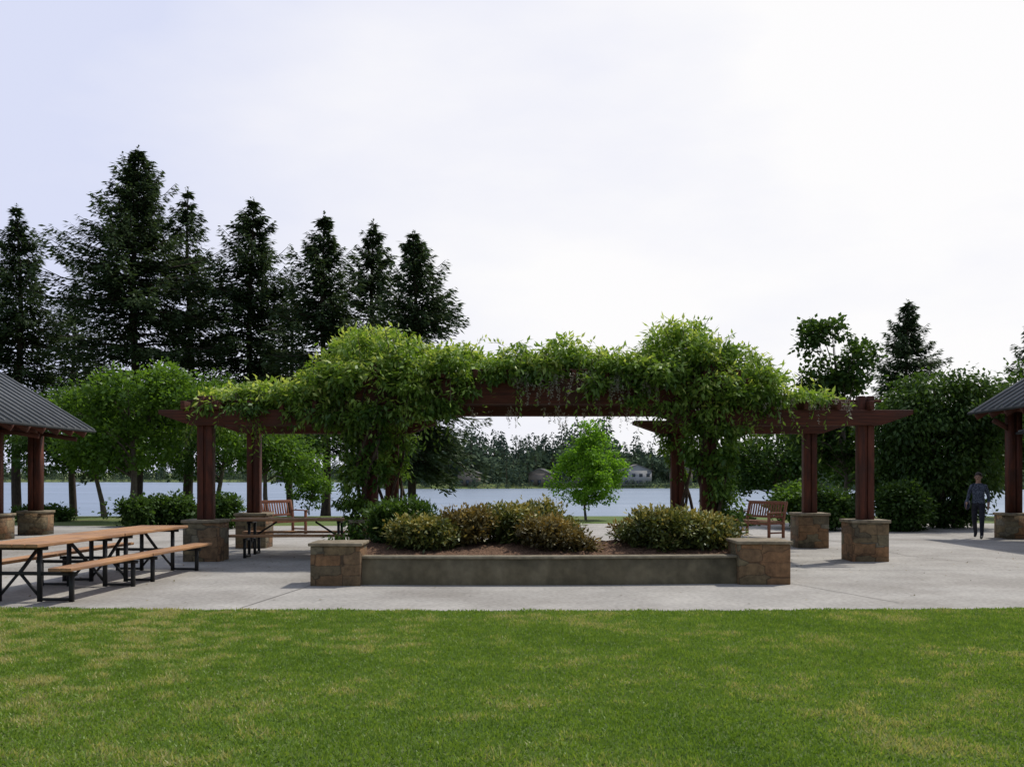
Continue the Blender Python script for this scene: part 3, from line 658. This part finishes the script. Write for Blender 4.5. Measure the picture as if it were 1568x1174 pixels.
def person(x, y, rz):
    G = group('walking_person', (x, y, .006), rz)
    J = {'pel': (0, 0, .93), 'w': (0, .0, 1.08), 'ch': (0, .01, 1.27), 'nk': (0, .0, 1.42), 'hb': (0, -.015, 1.50), 'hd': (0, -.03, 1.60), 'ht': (0, -.02, 1.68),
         'hl': (.09, 0, .88), 'kl': (.11, -.16, .49), 'al': (.11, -.17, .09), 'tl': (.12, -.33, .035),
         'hr': (-.09, 0, .88), 'kr': (-.10, .02, .48), 'ar': (-.11, .25, .13), 'trr': (-.11, .14, .04),
         'sl': (.17, .01, 1.35), 'el': (.23, .08, 1.08), 'wl': (.24, -.03, .84), 'pml': (.24, -.07, .77),
         'sr': (-.17, .01, 1.35), 'er': (-.23, -.04, 1.09), 'wr': (-.24, -.20, .93), 'pmr': (-.235, -.26, .89)}
    K_ = list(J); ix = {k: i for i, k in enumerate(K_)}
    E = [('pel', 'w'), ('w', 'ch'), ('ch', 'nk'), ('nk', 'hb'), ('hb', 'hd'), ('hd', 'ht'), ('pel', 'hl'), ('hl', 'kl'), ('kl', 'al'), ('al', 'tl'), ('pel', 'hr'), ('hr', 'kr'), ('kr', 'ar'), ('ar', 'trr'),
         ('ch', 'sl'), ('sl', 'el'), ('el', 'wl'), ('wl', 'pml'), ('ch', 'sr'), ('sr', 'er'), ('er', 'wr'), ('wr', 'pmr')]
    rd = {'pel': (.16, .12), 'w': (.14, .11), 'ch': (.155, .115), 'nk': .055, 'hb': .065, 'hd': (.08, .095), 'ht': .06, 'hl': .095, 'kl': .066, 'al': .045, 'tl': .035, 'hr': .095, 'kr': .066, 'ar': .045, 'trr': .035,
          'sl': .065, 'el': .046, 'wl': .03, 'pml': (.035, .02), 'sr': .065, 'er': .046, 'wr': .03, 'pmr': (.035, .02)}
    pts = [J[k] for k in K_]; rad = [rd[k] for k in K_]; ed = [(ix[a], ix[b]) for a, b in E]
    me = skinned(pts, ed, rad, 2)
    me.materials.clear()
    for q in (M_shirt, M_jeans, M_skin, M_shoe, M_hair): me.materials.append(q)
    for p in me.polygons:
        c = p.center; z = c.z
        if z < .085: i = 3
        elif z < .92 and abs(c.x) < .2: i = 1
        elif z > 1.43: i = 4 if (z > 1.63 or c.y > .0) else 2
        elif abs(c.x) > .2 and z < .95: i = 2
        else: i = 0
        p.material_index = i; p.use_smooth = True
    link(bpy.data.objects.new('body', me), G)
    for side, (px0, py0, pz0) in (('left', J['pml']), ('right', J['pmr'])):
        pt = []; ed = []; rr = []
        for q in range(4):
            b0 = len(pt); o_ = (q-1.5)*.018; Lf = [.062, .072, .068, .052][q]
            pt += [(px0, py0+o_, pz0+.0), (px0, py0+o_-.004, pz0-.05), (px0-.004, py0+o_-.008, pz0-.05-Lf*.5), (px0-.014, py0+o_-.008, pz0-.05-Lf)]
            ed += [(b0, b0+1), (b0+1, b0+2), (b0+2, b0+3)]; rr += [.011, .0095, .009, .007]
        b0 = len(pt); pt += [(px0, py0-.02, pz0+.02), (px0-.005, py0-.045, pz0-.02), (px0-.012, py0-.05, pz0-.055)]; ed += [(b0, b0+1), (b0+1, b0+2)]; rr += [.012, .010, .008]
        mh = skinned(pt, ed, rr, 1); mh.materials.clear(); mh.materials.append(M_skin); link(bpy.data.objects.new('hand_'+side, mh), G)
    def ell(nm, c, r, mt):
        bm = bmesh.new(); bmesh.ops.create_uvsphere(bm, u_segments=14, v_segments=10, radius=1)
        bmesh.ops.scale(bm, vec=r, verts=bm.verts); bmesh.ops.translate(bm, vec=c, verts=bm.verts)
        mm = bpy.data.meshes.new(nm); bm.to_mesh(mm); bm.free(); mm.materials.append(mt)
        for p in mm.polygons: p.use_smooth = True
        link(bpy.data.objects.new(nm, mm), G)
    ell('hair', (0, .005, 1.635), (.088, .10, .085), M_hair); ell('nose', (0, -.125, 1.575), (.012, .02, .02), M_skin)
    ell('eye_left', (.03, -.115, 1.60), (.012, .008, .008), M_hair); ell('eye_right', (-.03, -.115, 1.60), (.012, .008, .008), M_hair)
    ell('mouth', (0, -.115, 1.54), (.022, .008, .006), M_bag); ell('ear_left', (.083, -.02, 1.585), (.012, .02, .03), M_skin); ell('ear_right', (-.083, -.02, 1.585), (.012, .02, .03), M_skin)
    ell('shoulder_bag', (-.27, .02, .88), (.07, .15, .14), M_bag)
    s = MB(); s.tube([(-.27, .02, 1.0), (-.2, -.10, 1.22), (-.1, -.06, 1.43), (-.08, .08, 1.42), (-.2, .12, 1.2), (-.27, .05, 1.0)], [.012]*6, 6); s.build('bag_strap', M_bag, G)
person(px(1498, 25.7), 25.7, math.radians(-35))

# ------------------------------------------------------------------ light, sky, camera
sun_v = Vector((.62, .50, 1.12)).normalized()
el = math.asin(sun_v.z); az = math.atan2(sun_v.x, sun_v.y)
sd = bpy.data.lights.new('sun', 'SUN'); sd.energy = 3.3; sd.angle = math.radians(2.2); sd.color = (1, .95, .87)
so = bpy.data.objects.new('sun', sd); so.rotation_euler = sun_v.to_track_quat('Z', 'Y').to_euler(); so.location = (0, 0, 30); link(so)
W = bpy.data.worlds.new('World'); S.world = W; W.use_nodes = True
t = W.node_tree; N = t.nodes; L = t.links; N.clear()
o = N.new('ShaderNodeOutputWorld'); bg = N.new('ShaderNodeBackground'); bg.inputs[1].default_value = .1; L.new(bg.outputs[0], o.inputs[0])
sk = N.new('ShaderNodeTexSky'); sk.sky_type = 'NISHITA'; sk.sun_disc = False; sk.sun_elevation = el; sk.sun_rotation = az
tc = N.new('ShaderNodeTexCoord')
dp = N.new('ShaderNodeVectorMath'); dp.operation = 'DOT_PRODUCT'; gv = Vector((.34, .92, .26)).normalized(); dp.inputs[1].default_value = gv
L.new(tc.outputs['Generated'], dp.inputs[0])
mp = N.new('ShaderNodeMapping'); mp.inputs['Scale'].default_value = (1, 1, 2.6); L.new(tc.outputs['Generated'], mp.inputs[0])
n1 = N.new('ShaderNodeTexNoise'); n1.inputs['Scale'].default_value = 3.0; n1.inputs['Detail'].default_value = 6; n1.inputs['Roughness'].default_value = .5; L.new(mp.outputs[0], n1.inputs[0])
ma = N.new('ShaderNodeMath'); ma.operation = 'MULTIPLY_ADD'; ma.inputs[1].default_value = .34; L.new(n1.outputs[0], ma.inputs[0]); L.new(dp.outputs['Value'], ma.inputs[2])
mr = N.new('ShaderNodeMapRange'); mr.inputs[1].default_value = .91; mr.inputs[2].default_value = 1.155; L.new(ma.outputs[0], mr.inputs[0])
cr = N.new('ShaderNodeValToRGB'); cr.color_ramp.elements[0].color = (.71, .75, .94, 1); cr.color_ramp.elements[1].color = (1.0, .99, .995, 1)
e = cr.color_ramp.elements.new(.55); e.color = (.87, .88, .97, 1)
L.new(mr.outputs[0], cr.inputs[0])
sc = N.new('ShaderNodeVectorMath'); sc.operation = 'SCALE'; sc.inputs[3].default_value = 10; L.new(cr.outputs[0], sc.inputs[0])
cv = N.new('ShaderNodeMapRange'); cv.inputs[1].default_value = .1; cv.inputs[2].default_value = .82; cv.inputs[3].default_value = .28; cv.inputs[4].default_value = .98; L.new(ma.outputs[0], cv.inputs[0])
mx = N.new('ShaderNodeMixRGB'); L.new(cv.outputs[0], mx.inputs[0]); L.new(sk.outputs[0], mx.inputs[1]); L.new(sc.outputs[0], mx.inputs[2])
L.new(mx.outputs[0], bg.inputs[0])

cd = bpy.data.cameras.new('camera'); cd.lens = 35; cd.sensor_width = 36; cd.shift_y = 143/1568; cd.clip_end = 9000
co = bpy.data.objects.new('camera', cd); co.location = (0, 0, 1.6); co.rotation_euler = (math.pi/2, 0, 0); link(co); S.camera = co
